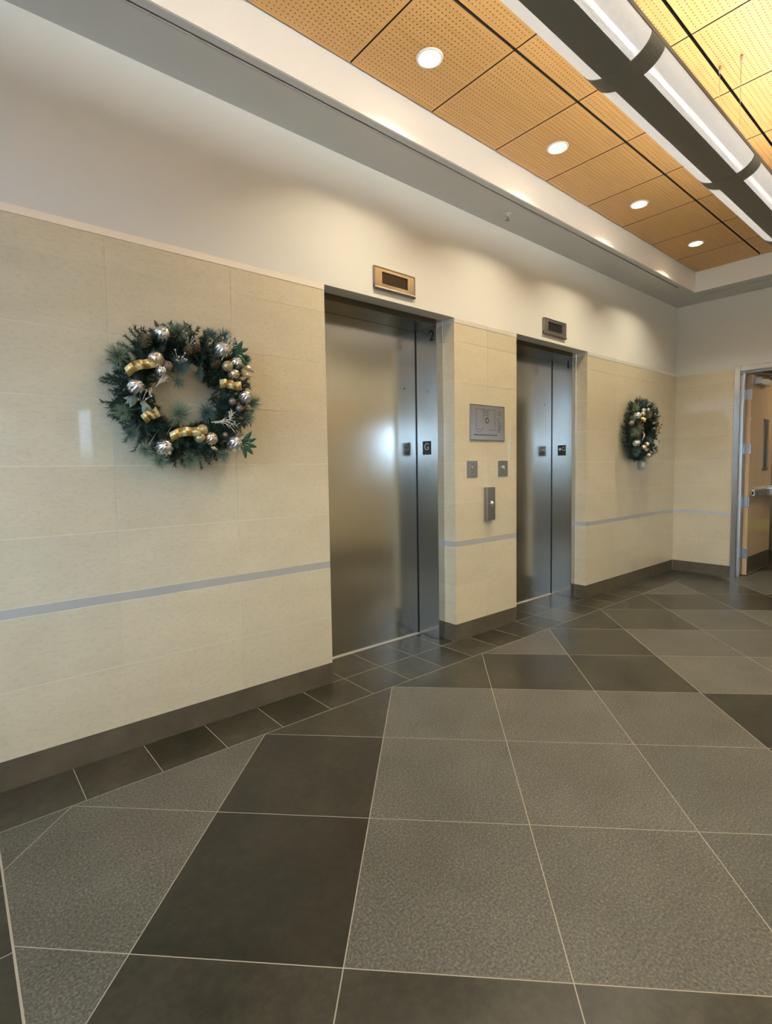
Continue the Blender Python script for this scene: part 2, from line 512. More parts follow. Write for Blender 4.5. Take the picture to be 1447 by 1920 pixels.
g = B(); g.box(-40, 40, -60, Y1-.16, -.2, -.02); g.out('ground', mat('grey_pavement', (.16, .17, .18), .9), label='grey pavement outside the glazed entrance', **ST)
g = B(); g.box(-40, X0-.16, Y1-.15, 40, -.2, -.02); g.out('ground_west', bpy.data.materials['grey_pavement'], label='grey pavement outside the large window', **ST)
def portal(loc, rot, sx_, sy_):
    l = bpy.data.lights.new('daylight_portal', 'AREA'); l.shape = 'RECTANGLE'; l.size = sx_; l.size_y = sy_
    l.cycles.is_portal = True
    o = bpy.data.objects.new('daylight_portal', l); COL.objects.link(o); o.location = loc; o.rotation_euler = rot
portal(((GL[0][0]+GL[0][1])/2, Y1-.12, 1.88), (PI/2, 0, 0), GL[0][1]-GL[0][0], .5)
portal(((GL[2][0]+GL[2][1])/2, Y1-.12, 1.74), (PI/2, 0, 0), GL[2][1]-GL[2][0], .64)
portal((X0-.12, (FG[0]+FG[1])/2, 2.0), (PI/2, 0, -PI/2), FG[1]-FG[0], 2.2)

# ------------------------------------------------------------------ ceiling: soffit, wood panels
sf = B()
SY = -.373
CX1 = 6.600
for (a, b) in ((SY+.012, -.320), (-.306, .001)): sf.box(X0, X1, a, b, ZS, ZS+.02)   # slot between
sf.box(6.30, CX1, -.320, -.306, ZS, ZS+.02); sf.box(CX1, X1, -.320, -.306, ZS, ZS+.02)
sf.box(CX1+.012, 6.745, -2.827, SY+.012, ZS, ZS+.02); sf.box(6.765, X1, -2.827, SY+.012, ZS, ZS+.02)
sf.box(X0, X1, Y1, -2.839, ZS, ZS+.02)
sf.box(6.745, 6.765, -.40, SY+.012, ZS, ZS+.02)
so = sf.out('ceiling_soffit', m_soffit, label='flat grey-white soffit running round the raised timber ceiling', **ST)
so.name = 'trim_1'
fa = B()
fa.box(X0, CX1+.012, SY, SY+.012, ZS, ZW+.06); fa.box(CX1, CX1+.012, -2.827, SY, ZS, ZW+.06); fa.box(X0, CX1+.012, -2.839, -2.827, ZS, ZW+.06)
fa.out('trim_2', m_fascia, label='white upright face of the cove between soffit and timber ceiling', **ST)
# slot diffusers
for nm, bx, fl_, lab in (('a', (X0, 6.30, -.320, -.306, ZS+.012, ZS+.06), (X0, 6.30, -.3065, -.3035, ZS-.002, ZS+.012), 'long thin air slot in the soffit above the lifts'),
                  ('b', (6.745, 6.765, -2.827, -.40, ZS+.012, ZS+.06), (6.764, 6.767, -2.827, -.40, ZS-.002, ZS+.012), 'black air slot in the soffit beside the end wall')):
    t_ = empty('air_slot', (0, 0, 0), label=lab, category='vent', group='air slots in the soffit')
    q = B(); q.box(*bx); q.out('slot', m_black if nm == 'b' else m_dark, t_)
    q = B(); q.box(*fl_); q.out('flange', m_band, t_)
ce = B()
PX, PY, P = 1.762, -.377, .613
r4 = random.Random(11)
for i in range(-10, 8):
    for j in range(4):
        a, b = PX+P*i+.0045, min(PX+P*(i+1)-.0045, CX1-.003)
        if a > CX1-.05: continue
        y1_, y0_ = PY-P*j-(.0075 if j else .005), PY-P*(j+1)+(.0075 if j < 3 else .0)
        q = r4.uniform(.97, 1.03)
        for f_ in ce.box(a, b, y0_, y1_, ZW, ZW+.018, (q, q, q)):
            if max(abs(f_.calc_center_median().z-ZW), 0) > .003: f_.material_index = 1
ce.box(X0, CX1, -2.83, SY, ZW+.03, ZW+.05, mi=1)
ce.out('ceiling', [m_wood, m_dark], label='raised ceiling of perforated maple panels with dark joints', **ST)

# ------------------------------------------------------------------ downlights
def downlight(x_, y_, lab):
    t_ = empty('recessed_downlight', (x_, y_, ZW), label=lab, category='ceiling light', group='round recessed downlights in the timber ceiling')
    q = B(); q.lathe([(.056, .004), (.056, -.004), (.060, -.007), (.070, -.005), (.072, 0), (.072, .003)], 40, cap=False)
    q.out('trim_ring', m_fascia, t_, smooth=True)
    q = B(); q.lathe([(.001, .0), (.056, .0)], 40, cap=False); q.out('lens', m_lens, t_, recalc=False)
    l = bpy.data.lights.new('downlight_lamp', 'AREA'); l.shape = 'DISK'; l.size = .10; l.energy = LAMP; l.color = (1, .90, .67); l.spread = math.radians(116)
    o = bpy.data.objects.new('downlight_lamp', l); COL.objects.link(o); o.parent = t_; o.location = (0, 0, -.002)
    return t_
nm = ['largest round downlight, nearest the viewer in the timber ceiling', 'second nearest round downlight in the timber ceiling, before the far half',
      'third nearest round downlight in the timber ceiling, above the second lift', 'farthest and smallest round downlight near the corner of the timber ceiling']
d0 = downlight(2.068, -.672, nm[0])
def more(x_, y_, lab):
    c_ = copy_tree(d0); c_.location = (x_, y_, ZW); c_['label'] = lab
for k in range(1, 4): more(2.068+1.2275*k, -.668, nm[k])
for k, lab in enumerate(('nearest the viewer', 'opposite the nearer lift', 'opposite the stone pier', 'opposite the farther lift', 'beside the end wall')):
    more(.84+1.2275*k, -2.53, 'round downlight on the side away from the lifts, ' + lab)

# ------------------------------------------------------------------ pendant light
FC, FA, FB, FZ = -1.672, .136, .074, 2.965
FX0, FX1 = -.32, 4.62
pend = empty('pendant_light', (0, FC, FZ), label='long grey curved pendant light with perforated sides hanging under the timber ceiling', category='pendant light')
def prof(t_, o=0): return ((FA+o)*math.sin(t_), -(FB+o)*math.cos(t_))
TD = math.radians(25)
def sheet(x0, x1, t0, t1, n, th=.0015, o=0, uvs=False):
    q = B(); ring = []
    for s_ in range(n+1):
        t_ = t0+(t1-t0)*s_/n
        p0, p1 = prof(t_, o), prof(t_, o-th)
        ring.append([q.bm.verts.new((x_, p[0], p[1])) for x_ in (x0, x1) for p in (p0, p1)])
    fs = []
    for s_, (a, b) in enumerate(zip(ring, ring[1:])):
        f = q.bm.faces.new((a[0], b[0], b[2], a[2]))
        fs.append(f)
        for l in f.loops:
            k_ = s_+(1 if l.vert in b else 0)
            l[q.uv].uv = (l.vert.co.x, k_*abs(t1-t0)/n*.11)
        if not uvs:
            fs.append(q.bm.faces.new((a[1], a[3], b[3], b[1])))
            fs.append(q.bm.faces.new((a[0], a[1], b[1], b[0]))); fs.append(q.bm.faces.new((a[2], b[2], b[3], a[3])))
    if not uvs:
        a = ring[0]; q.bm.faces.new((a[0], a[2], a[3], a[1])); a = ring[-1]; q.bm.faces.new((a[0], a[1], a[3], a[2]))
    else:
        for v_ in [v_ for v_ in q.bm.verts if not v_.link_faces]: q.bm.verts.remove(v_)
    q.paint(q.bm.faces, (1, 1, 1)); return q
sheet(FX0, FX1, -TD, TD, 14, .002, .0005).out('body', m_body, pend, smooth=False)
for s_ in (-1, 1):
    q = sheet(FX0, FX1, s_*TD, s_*PI/2, 16, uvs=True); q.out('perforated_side', m_perf, pend, smooth=True)
    q = B(); q.box(FX0, FX1, s_*FA-.003, s_*FA+.003, -.004, .014); q.out('rim', m_body, pend)
for xr in [-.30, .92, 2.14, 3.36, 4.56]:
    sheet(xr-.055 if xr < 4.5 else xr-.05, min(xr+.055, FX1), -PI/2, PI/2, 36, .004, .0025).out('rib', m_body, pend, smooth=False)
    q = B(); q.box(xr-.01, xr+.01, -FA, FA, .004, .016); q.out('crossbar', m_body, pend)
    for yy in (-.055, .045):
        q = B(); q.tube([(xr-.02, yy, .01), (xr-.02, yy, ZW-FZ-.02)], .0013, 6)
        q.lathe([(.006, ZW-FZ-.035), (.006, ZW-FZ-.0)], 12, c=(xr-.02, yy, 0)); q.out('cable', m_hinge, pend, smooth=True)
for yy in (-.045, .045):
    q = B(); q.lathe([(.008, FX0+.03), (.008, FX1-.03)], 12, 'x', (0, yy, .005)); q.out('tube_lamp', m_tube, pend, smooth=True)
q = B(); q.lathe([(.012, FX1+.004), (.012, FX1+.012)], 16, 'x', (0, .118, -.02)); q.out('end_glint_disc', m_chrome, pend)  # chrome disc added as the bright glint at the pendant's far end

# ------------------------------------------------------------------ sprinkler
sp_ = empty('fire_sprinkler', (3.403, -.175, ZS), label='small metal fire sprinkler hanging from the soffit between the two lifts', category='sprinkler')
q = B(); q.lathe([(.030, 0), (.030, -.003), (.022, -.007), (.010, -.008), (.010, -.018), (.006, -.02)], 24); q.out('escutcheon', m_band, sp_, smooth=True)
q = B(); q.tube([(-.008, 0, -.018), (-.011, 0, -.03), (-.003, 0, -.045)], .002, 6); q.tube([(.008, 0, -.018), (.011, 0, -.03), (.003, 0, -.045)], .002, 6)
q.lathe([(.0025, -.02), (.0025, -.044)], 8); q.out('body', m_plate, sp_, smooth=True)
q = B(); q.lathe([(.004, -.043), (.017, -.046), (.017, -.048), (.004, -.05)], 20); q.out('deflector', m_plate, sp_, smooth=True)

# ------------------------------------------------------------------ lifts
def star(name, parent, m_, y_, z_, r_, x_):
    q = B(); pts = []
    for k_ in range(10):
        a = PI/2+PI*k_/5; rr = r_ if k_ % 2 == 0 else r_*.42
        pts.append((rr*math.cos(a), rr*math.sin(a)))
    a_ = [q.bm.verts.new((x_, y_-p[0], z_+p[1])) for p in pts]; b_ = [q.bm.verts.new((x_-.0012, y_-p[0], z_+p[1])) for p in pts]
    q.bm.faces.new(b_); q.bm.faces.new(a_[::-1])
    for k_ in range(10): q.bm.faces.new((a_[k_], a_[(k_+1) % 10], b_[(k_+1) % 10], b_[k_]))
    return q.out(name, m_, parent)
def lift(n_, o0, o1, digit, lab, px):
    r_ = empty('door_%d' % n_, ((o0+o1)/2, .12, 0), label=lab, kind='structure', category='lift door')
    cx = (o0+o1)/2; J = .067
    L = lambda x_: x_-cx
    dy = -.12
    fr = []
    for a, b in ((o0, o0+J), (o1-J, o1)):
        q = B(); q.box(L(a), L(b), 0, .235, 0, ZO); fr.append(q.out('jamb', m_frame, r_, bevel=.003, seg=3))
    q = B(); q.box(L(o0+J), L(o1-J), 0, .230, 2.44, ZO); q.out('head', m_headm, r_, bevel=.003, seg=3)
    q = B(); q.box(L(o0+J-.03), L(o1-J-.006), .232, .262, .008, 2.46); dp = q.out('door_panel', m_steel, r_, bevel=.002)
    q = B(); q.box(L(o1-J-.006), L(o1-J+.02), .228, .262, .004, 2.46); q.out('gap', m_black, r_)
    q = B(); q.box(L(o0+J), L(o1-J), .2155, .30, -.02, .006); q.out('sill', m_band, r_)
    q = B(); q.lathe([(.006, .2305), (.006, .2325)], 16, 'y', (L(o0+.97 if n_ == 1 else o0+.97), 0, 1.98)); q.out('keyhole', m_black, dp)
    # plate on the far jamb, facing the viewer
    xj = L(o1-J)
    q = B(); q.box(xj-.003, xj+.002, .070, .160, 1.462, 1.568); pl = q.out('floor_plate', m_black, fr[1], label='black floor plate reading G' if n_ == 1 else 'black floor plate with star and G')
    MM = Matrix(((0, 0, -1, 0), (-1, 0, 0, 0), (0, 1, 0, 0), (0, 0, 0, 1)))
    if n_ == 1:
        text_mesh('G', .075, 'letter', m_lightchar, fr[1], Matrix.Translation((xj-.004, .115, 1.522)) @ MM)
    else:
        text_mesh('G', .06, 'letter', m_lightchar, fr[1], Matrix.Translation((xj-.004, .094, 1.528)) @ MM)
        star('star', fr[1], m_white, .135, 1.528, .021, xj-.003)
    text_mesh(digit, .115, 'digit', m_char, fr[1], Matrix.Translation((xj-.002, .050, 2.368)) @ MM)
    return r_
lift(1, *OP[0], '2', 'nearer stainless steel lift door with floor plate reading G, right of the large wreath', 0)
lift(2, *OP[1], '1', 'farther stainless steel lift door with star and G on its floor plate', 0)

# position indicators above the lifts
def indicator(x0, face, lab):
    t_ = empty('floor_indicator', (x0+.179, 0, 2.61), label=lab, category='lift indicator', group='floor indicators above the lifts')
    q = B(); a, b, c_, d_ = -.179, .179, -.068, .068; i0, i1, j0, j1 = -.115, .115, -.032, .045
    for bx in ((a, i0, c_, d_), (i1, b, c_, d_), (i0, i1, c_, j0), (i0, i1, j1, d_)): q.box(bx[0], bx[1], -.014, 0, bx[2], bx[3])
    q.out('face', m_hinge if face else m_frame, t_)
    q = B()
    for bx in ((a-.004, a+.004, c_, d_), (b-.004, b+.004, c_, d_), (a-.004, b+.004, d_-.004, d_+.004)): q.box(bx[0], bx[1], -.018, 0, bx[2], bx[3])
    q.out('rim', m_plate, t_, bevel=.002)
    q = B(); q.lathe([(.013, a-.004), (.013, b+.004)], 16, 'x', (0, -.01, c_+.004)); q.out('lower_rail', m_plate, t_, smooth=False)
    q = B(); q.box(i0, i1, -.006, 0, j0, j1); q.out('display', mat('smoked_display', (.02, .017, .014), .12), t_)
indicator(2.207, 0, 'rectangular steel floor indicator with dark display above the nearer lift')
indicator(4.150, 0, 'rectangular steel floor indicator with dark display above the farther lift')

# engraved evacuation plate
t_ = empty('evacuation_plan_plate', (3.370, 0, 1.712), label='square brushed metal evacuation plan plate on the stone pier between the lifts', category='wall sign')
q = B(); q.box(-.2185, .2185, -.006, 0, -.142, .142); q.out('plate', m_plate, t_, bevel=.002)
q = B(); q.box(-.21, .21, -.0064, -.0060, -.134, .134); q.out('inset', m_hinge, t_)
q = B()
def ln(x0, z0, x1, z1, w_=.0034):
    q.box(min(x0, x1)-w_/2, max(x0, x1)+w_/2, -.0069, -.0062, min(z0, z1)-w_/2, max(z0, z1)+w_/2)
for a in ((-.145, .105, .09, .105), (-.145, -.055, -.145, .105), (-.145, -.055, -.06, -.055), (.0, -.055, .09, -.055), (.09, -.055, .09, .105), (-.06, .02, -.06, .105), (-.06, .06, .0, .06), (.0, .02, .0, .105), (-.06, -.055, -.06, -.03), (-.145, -.075, -.07, -.075)): ln(*a)
rr = random.Random(2)
for k_ in range(7):
    z_ = .09-k_*.018
    if k_ == 2: continue
    w_ = rr.uniform(.02, .05); ln(.125, z_, .125+w_, z_, .0045)
for k_ in range(9):
    x_ = -.17+k_*.033; w_ = rr.uniform(.012, .024); ln(x_, -.098, x_+w_, -.098, .010); 
for k_ in range(5): ln(-.05+k_*.011, .075, -.05+k_*.011, .098, .003)
q.out('engraving', m_mark, t_)
q = B(); q.lathe([(.024, -.0068), (.024, -.0062)], 28, 'y', (-.012, 0, .018)); q.lathe([(.012, -.0072), (.012, -.0069)], 20, 'y', (-.012, 0, .018), mi=1); q.out('location_mark', [m_mark, m_hinge], t_)
q = B()   # running figure pictogram and arrow
for pts in ([(.125, -.07), (.140, -.055), (.150, -.075)], [(.140, -.055), (.146, -.035)], [(.128, -.045), (.146, -.040), (.160, -.050)]):
    q.tube([(p[0], -.0066, p[1]) for p in pts], .0035, 6)
q.lathe([(.0055, -.0072), (.0055, -.0060)], 12, 'y', (.151, 0, -.026))
q.tube([(.168, -.0066, -.035), (.180, -.0066, -.018)], .003, 6)
q.out('pictogram', m_mark, t_)

# key switch plates and call button
def keyplate(x0, x1, z0, z1, lab):
    t_ = empty('key_switch_plate', ((x0+x1)/2, 0, (z0+z1)/2), label=lab, category='wall plate', group='square key switch plates on the stone pier')
    w_, h_ = (x1-x0)/2, (z1-z0)/2
    q = B(); q.box(-w_, w_, -.004, 0, -h_, h_); q.out('plate', m_plate, t_, bevel=.0012)
    q = B(); q.lathe([(.017, -.004), (.017, -.009), (.014, -.012)], 24, 'y', (0, 0, .008)); q.out('key_switch', m_chrome, t_, smooth=False)
    q = B(); q.box(-.0015, .0015, -.0126, -.0118, .001, .015); q.out('slot', m_black, t_)
    q = B(); q.box(-.012, .012, -.0044, -.0038, -.030, -.027); q.out('lower_marking', m_mark, t_)
    q = B(); q.box(-.006, .006, -.0044, -.0038, .035, .038); q.out('upper_marking', m_mark, t_)
keyplate(3.116, 3.243, 1.278, 1.408, 'left of the two square metal key switch plates below the evacuation plate')
keyplate(3.506, 3.633, 1.278, 1.408, 'right of the two square metal key switch plates, beside the farther lift')
t_ = empty('call_button_station', (3.376, 0, 1.06), label='tall narrow steel call button box on the stone pier between the lifts', category='call button')
q = B(); q.box(-.052, .052, -.034, 0, -.134, .134); q.out('housing', m_plate, t_, bevel=.003)
q = B(); q.lathe([(.021, -.034), (.021, -.038), (.018, -.040)], 28, 'y', (.008, 0, .0)); q.out('bezel', m_chrome, t_)
q = B(); q.lathe([(.015, -.040), (.015, -.045), (.010, -.047), (.001, -.0475)], 28, 'y', (.008, 0, .0)); q.out('button', m_chrome, t_, smooth=True)

# small card reader under the far wreath
t_ = empty('card_reader', (6.135, 0, 1.35), label='small white box mounted on the stone just below the far wreath', category='card reader')
q = B(); q.box(-.06, .06, -.028, 0, -.05, .06); q.out('case', mat('pale_grey_plastic', (.45, .43, .38), .4), t_, bevel=.006)
q = B(); q.box(-.035, .035, -.031, -.026, -.018, .035); q.out('face', m_white, t_, bevel=.002)

# ------------------------------------------------------------------ end door
dr = empty('door_3', (X1, DX0, 0), label='maple door standing open in a stainless frame in the end wall', kind='structure', category='door')
def loc(b_, *a): b_.box(a[0]-X1, a[1]-X1, a[2]-DX0, a[3]-DX0, a[4], a[5])
q = B()
loc(q, X1-.012, X1+TH, -.699, DX0, 0, DZ); loc(q, X1-.012, X1+TH, DX1, -2.501, 0, DZ); loc(q, X1-.012, X1+TH, -2.501, -.699, 2.412, DZ)
q.out('frame', m_frame, dr, bevel=.003, seg=2)
q = B(); loc(q, X1+.09, X1+.13, -.712, -.699, 0, 2.40); loc(q, X1+.09, X1+.13, -2.501, -.699, 2.398, 2.412); q.out('door_stop', m_hinge, dr)
LX0, LX1, LY0, LY1 = 7.300, 8.21, -.752, -.700
q = B(); loc(q, LX0, LX1, LY0, LY1, .008, 2.395)
leaf = q.out('door_leaf', m_maple, dr, bevel=.002)
for zz in (2.16, 1.525, .89, .27):
    q = B(); loc(q, LX0-.004, LX0+.0, LY0+.006, LY1, zz-.06, zz+.06); q.lathe([(.009, zz-.06), (.009, zz+.06)], 12, c=(LX0-.004-X1, LY0-.004-DX0, 0)); loc(q, LX0, LX0+.03, LY0-.002, LY0, zz-.06, zz+.06); q.out('hinge', m_hinge, leaf)
q = B(); loc(q, LX0+.01, LX1-.02, LY0-.003, LY0, .02, .225); q.out('kick_plate', m_plate, leaf)
q = B(); loc(q, 7.34, LX1-.03, LY0-.055, LY0-.020, .955, 1.035); q.out('panic_bar', m_hinge, leaf, bevel=.006)
q = B(); loc(q, 7.99, LX1-.01, LY0-.075, LY0, .93, 1.07); loc(q, 7.34, 7.40, LY0-.05, LY0, .965, 1.025); q.out('latch_case', m_chrome, leaf, bevel=.01, seg=3)
q = B()
for a in ((7.82, 8.02, 1.26, 1.29), (7.82, 8.02, 1.87, 1.90), (7.82, 7.85, 1.26, 1.90), (7.99, 8.02, 1.26, 1.90)): loc(q, a[0], a[1], LY0-.008, LY0, a[2], a[3])
q.out('vision_frame', m_plate, leaf, bevel=.002)
q = B(); loc(q, 7.85, 7.99, LY0-.003, LY0-.0005, 1.29, 1.87); q.out('vision_glass', mat('dark_vision_glass', (.012, .012, .013), .08), leaf)
q = B(); loc(q, 7.42, 7.82, LY0-.065, LY0, 2.29, 2.37); q.out('door_closer', m_hinge, leaf, bevel=.004)
q = B(); q.tube([(7.72-X1, LY0-.04-DX0, 2.375), (7.5-X1, LY0-.16-DX0, 2.385), (7.26-X1, LY0-.06-DX0, 2.395)], .009, 8); q.out('closer_arm', m_hinge, leaf)
q = B(); loc(q, 7.315, 7.35, LY0-.002, LY0-.0, 1.83, 1.895); q.out('fire_label', m_white, leaf)
q = B(); loc(q, 7.322, 7.343, LY0-.003, LY0-.001, 1.835, 1.855); q.out('fire_label_mark', mat('red_print', (.55, .03, .03), .5), leaf)

# hall beyond the open door
q = B(); q.box(X1+TH, 9.68, -.30, -.2, 0, 2.75); q.box(9.68, 9.78, Y1-.1, -.2, 0, 2.75); q.box(X1+TH, 9.78, Y1-.15, Y1, 0, 2.75)
q.out('wall_hall', mat('hall_wall_paint', (.42, .37, .27), .6), label='wall of the hall beyond the open door', **ST)
q = B(); q.box(X1+TH, 9.78, Y1-.15, -.2, 2.75, 2.8); q.out('ceiling_hall', m_paint, label='ceiling of the hall beyond the open door', **ST)
t_ = empty('hall_ceiling_light', (8.6, -1.6, 2.75), label='square ceiling light in the hall beyond the open door', category='ceiling light')
q = B(); q.box(-.3, .3, -.3, .3, -.03, 0); q.out('housing', m_white, t_, bevel=.004)
q = B(); q.box(-.27, .27, -.27, .27, -.034, -.030); q.out('lens', m_hall, t_)
# lime green seat seen past the edge of the door
t_ = empty('upholstered_bench', (9.2, -.95, 0), label='lime green upholstered seat in the dark hall beyond the open door', category='bench')
q = B(); q.box(-.25, .25, -.3, .3, .36, .50); q.out('seat', mat('lime_green_fabric', (.36, .52, .03), .8), t_, bevel=.03, seg=4)
q = B(); q.box(-.24, .24, -.28, .28, .30, .36); q.box(.19, .25, -.3, .3, .30, .95); q.out('frame', m_black, t_, bevel=.01)
for a in (-1, 1):
    for b in (-1, 1):
        q = B(); q.tube([(a*.21, b*.25, 0), (a*.21, b*.25, .31)], .016, 10); q.out('leg', m_black, t_, smooth=True)
# ------------------------------------------------------------------ wreaths
m_fir = mat('dark_fir_needle', (.020, .045, .026), .55)
m_fir2 = mat('grey_green_fir_needle', (.055, .085, .055), .6)
m_pine = mat('frosted_pine_needle', (.24, .30, .20), .6)
m_pine2 = mat('blue_green_pine_needle', (.12, .20, .17), .6)
m_leafd = mat('glossy_green_leaf', (.018, .085, .05), .3)
m_leafs = mat('sage_leaf', (.20, .25, .19), .5)
m_leafg = mat('champagne_glitter_leaf', (.42, .38, .29), .35, .5)
m_leafb = mat('brown_leaf', (.09, .055, .03), .5)
m_silver = mat('silver_ornament', (.86, .84, .82), .2, .92)
m_cream = mat('champagne_ornament', (.82, .68, .50), .25, .8)
m_gold = mat('matte_gold_ornament', (.52, .42, .22), .38, .6)
m_pink = mat('rose_ornament', (.30, .22, .20), .35, .5)
m_cone = mat('brown_pine_cone', (.10, .065, .035), .7)
m_pod = mat('olive_pod', (.13, .10, .05), .6)
m_twig = mat('white_glitter_twig', (.62, .58, .50), .4)
m_ribbon = mat('gold_plaid_ribbon', (.72, .52, .20), .38, .35)
v = coords(m_ribbon)
wv = N(m_ribbon, 'ShaderNodeUVMap'); ck = N(m_ribbon, 'ShaderNodeTexChecker'); ck.inputs['Scale'].default_value = 2.2
LK(m_ribbon, wv.outputs[0], ck.inputs['Vector'])
ck.inputs['Color1'].default_value = (.80, .62, .28, 1); ck.inputs['Color2'].default_value = (.42, .27, .07, 1)
LK(m_ribbon, ck.outputs[0], BS(m_ribbon).inputs['Base Color'])

def needle(q, p, d, L_, w_, mi=0):
    d = d.normalized(); u = d.orthogonal().normalized(); v_ = d.cross(u)
    a = random.uniform(0, 2*PI)
    b_ = [q.bm.verts.new(p+(u*math.cos(a+k_*2*PI/3)+v_*math.sin(a+k_*2*PI/3))*w_) for k_ in range(3)]
    t_ = q.bm.verts.new(p+d*L_)
    for k_ in range(3): f = q.bm.faces.new((b_[k_], b_[(k_+1) % 3], t_)); f.material_index = mi
def rdir():
    while 1:
        v_ = Vector((random.uniform(-1, 1), random.uniform(-1, 1), random.uniform(-1, 1)))
        if .1 < v_.length < 1: return v_.normalized()
def sprig(q, p, d, L_, nl, n, w_, spread=.9, mi=0, k0=0.):
    d = d.normalized()
    q.tube([p, p+d*L_*.5, p+d*L_], .0022, 4, mi)
    for i in range(n):
        t_ = k0+(1-k0)*(i+.5)/n
        r_ = rdir(); r_ = (r_-d*r_.dot(d)).normalized()
        needle(q, p+d*L_*t_, r_*spread+d*(1.2-spread*.4), nl*random.uniform(.75, 1.1), w_, mi)
def leafm(q, p, d, up_, L_, w_, mi=0, cup=.15):
    d = d.normalized(); s_ = d.cross(up_).normalized(); n_ = s_.cross(d).normalized(); rows = []
    for i in range(7):
        t_ = i/6; ww = w_*math.sin(PI*min(.98, t_*.92+.06))**.8
        c_ = p+d*L_*t_+n_*(L_*.12*math.sin(PI*t_)-L_*.06*t_)
        rows.append([q.bm.verts.new(c_+s_*ww*k_+n_*abs(k_)*ww*cup-n_*o) for o in (0, .0012) for k_ in (-1, 0, 1)])
    for a, b in zip(rows, rows[1:]):
        for k_ in (0, 1): f = q.bm.faces.new((a[k_], a[k_+1], b[k_+1], b[k_])); g_ = q.bm.faces.new((a[k_+3], b[k_+3], b[k_+4], a[k_+4])); f.material_index = g_.material_index = mi
        for k_ in (0, 2): q.bm.faces.new((a[k_], b[k_], b[k_+3], a[k_+3])).material_index = mi
    for a in (rows[0], rows[-1]):
        for k_ in (0, 1): q.bm.faces.new((a[k_], a[k_+3], a[k_+4], a[k_+1])).material_index = mi
def ball(r_, fl_=0, tilt=None, twist=0.):
    q = B(); n = 12; pr = []
    for i in range(n+1):
        a = -PI/2+PI*i/n; pr.append((max(r_*math.cos(a), .0006), r_*math.sin(a)))
    q.lathe(pr, 48 if fl_ else 24, flute=(lambda a, h: 1-.24*abs(math.sin(fl_*.5*a+twist*h/r_))*math.sqrt(max(0, 1-(h/r_)**2))) if fl_ else None)
    q.lathe([(r_*.2, r_*.96), (r_*.2, r_*1.14)], 10)
    q.tube([(0, 0, r_*1.1), (0, 0, r_*1.3)], r_*.05, 5)
    if tilt: q.bm.transform(tilt)
    return q
def cone_m(r_):
    q = B(); q.lathe([(.001, -r_*1.2), (r_*.5, -r_*.7), (r_*.55, 0), (r_*.35, r_*.9), (.001, r_*1.2)], 12)
    for i in range(46):
        t_ = i/46; z_ = r_*(-1.1+2.1*t_); rr = r_*(.95*math.sin(PI*(.12+.8*(1-t_)))**.8); a = i*2.4
        d = Vector((math.cos(a), math.sin(a), .35)); p = Vector((math.cos(a)*rr*.45, math.sin(a)*rr*.45, z_))
        leafm(q, p, d, Vector((0, 0, 1)), rr*.62, r_*.2)
    return q
def tiltm(ax, deg): return Matrix.Rotation(math.radians(deg), 4, ax)
def face_m(lean=0): return tiltm('Y', lean) @ tiltm('X', 62+random.uniform(-12, 12))

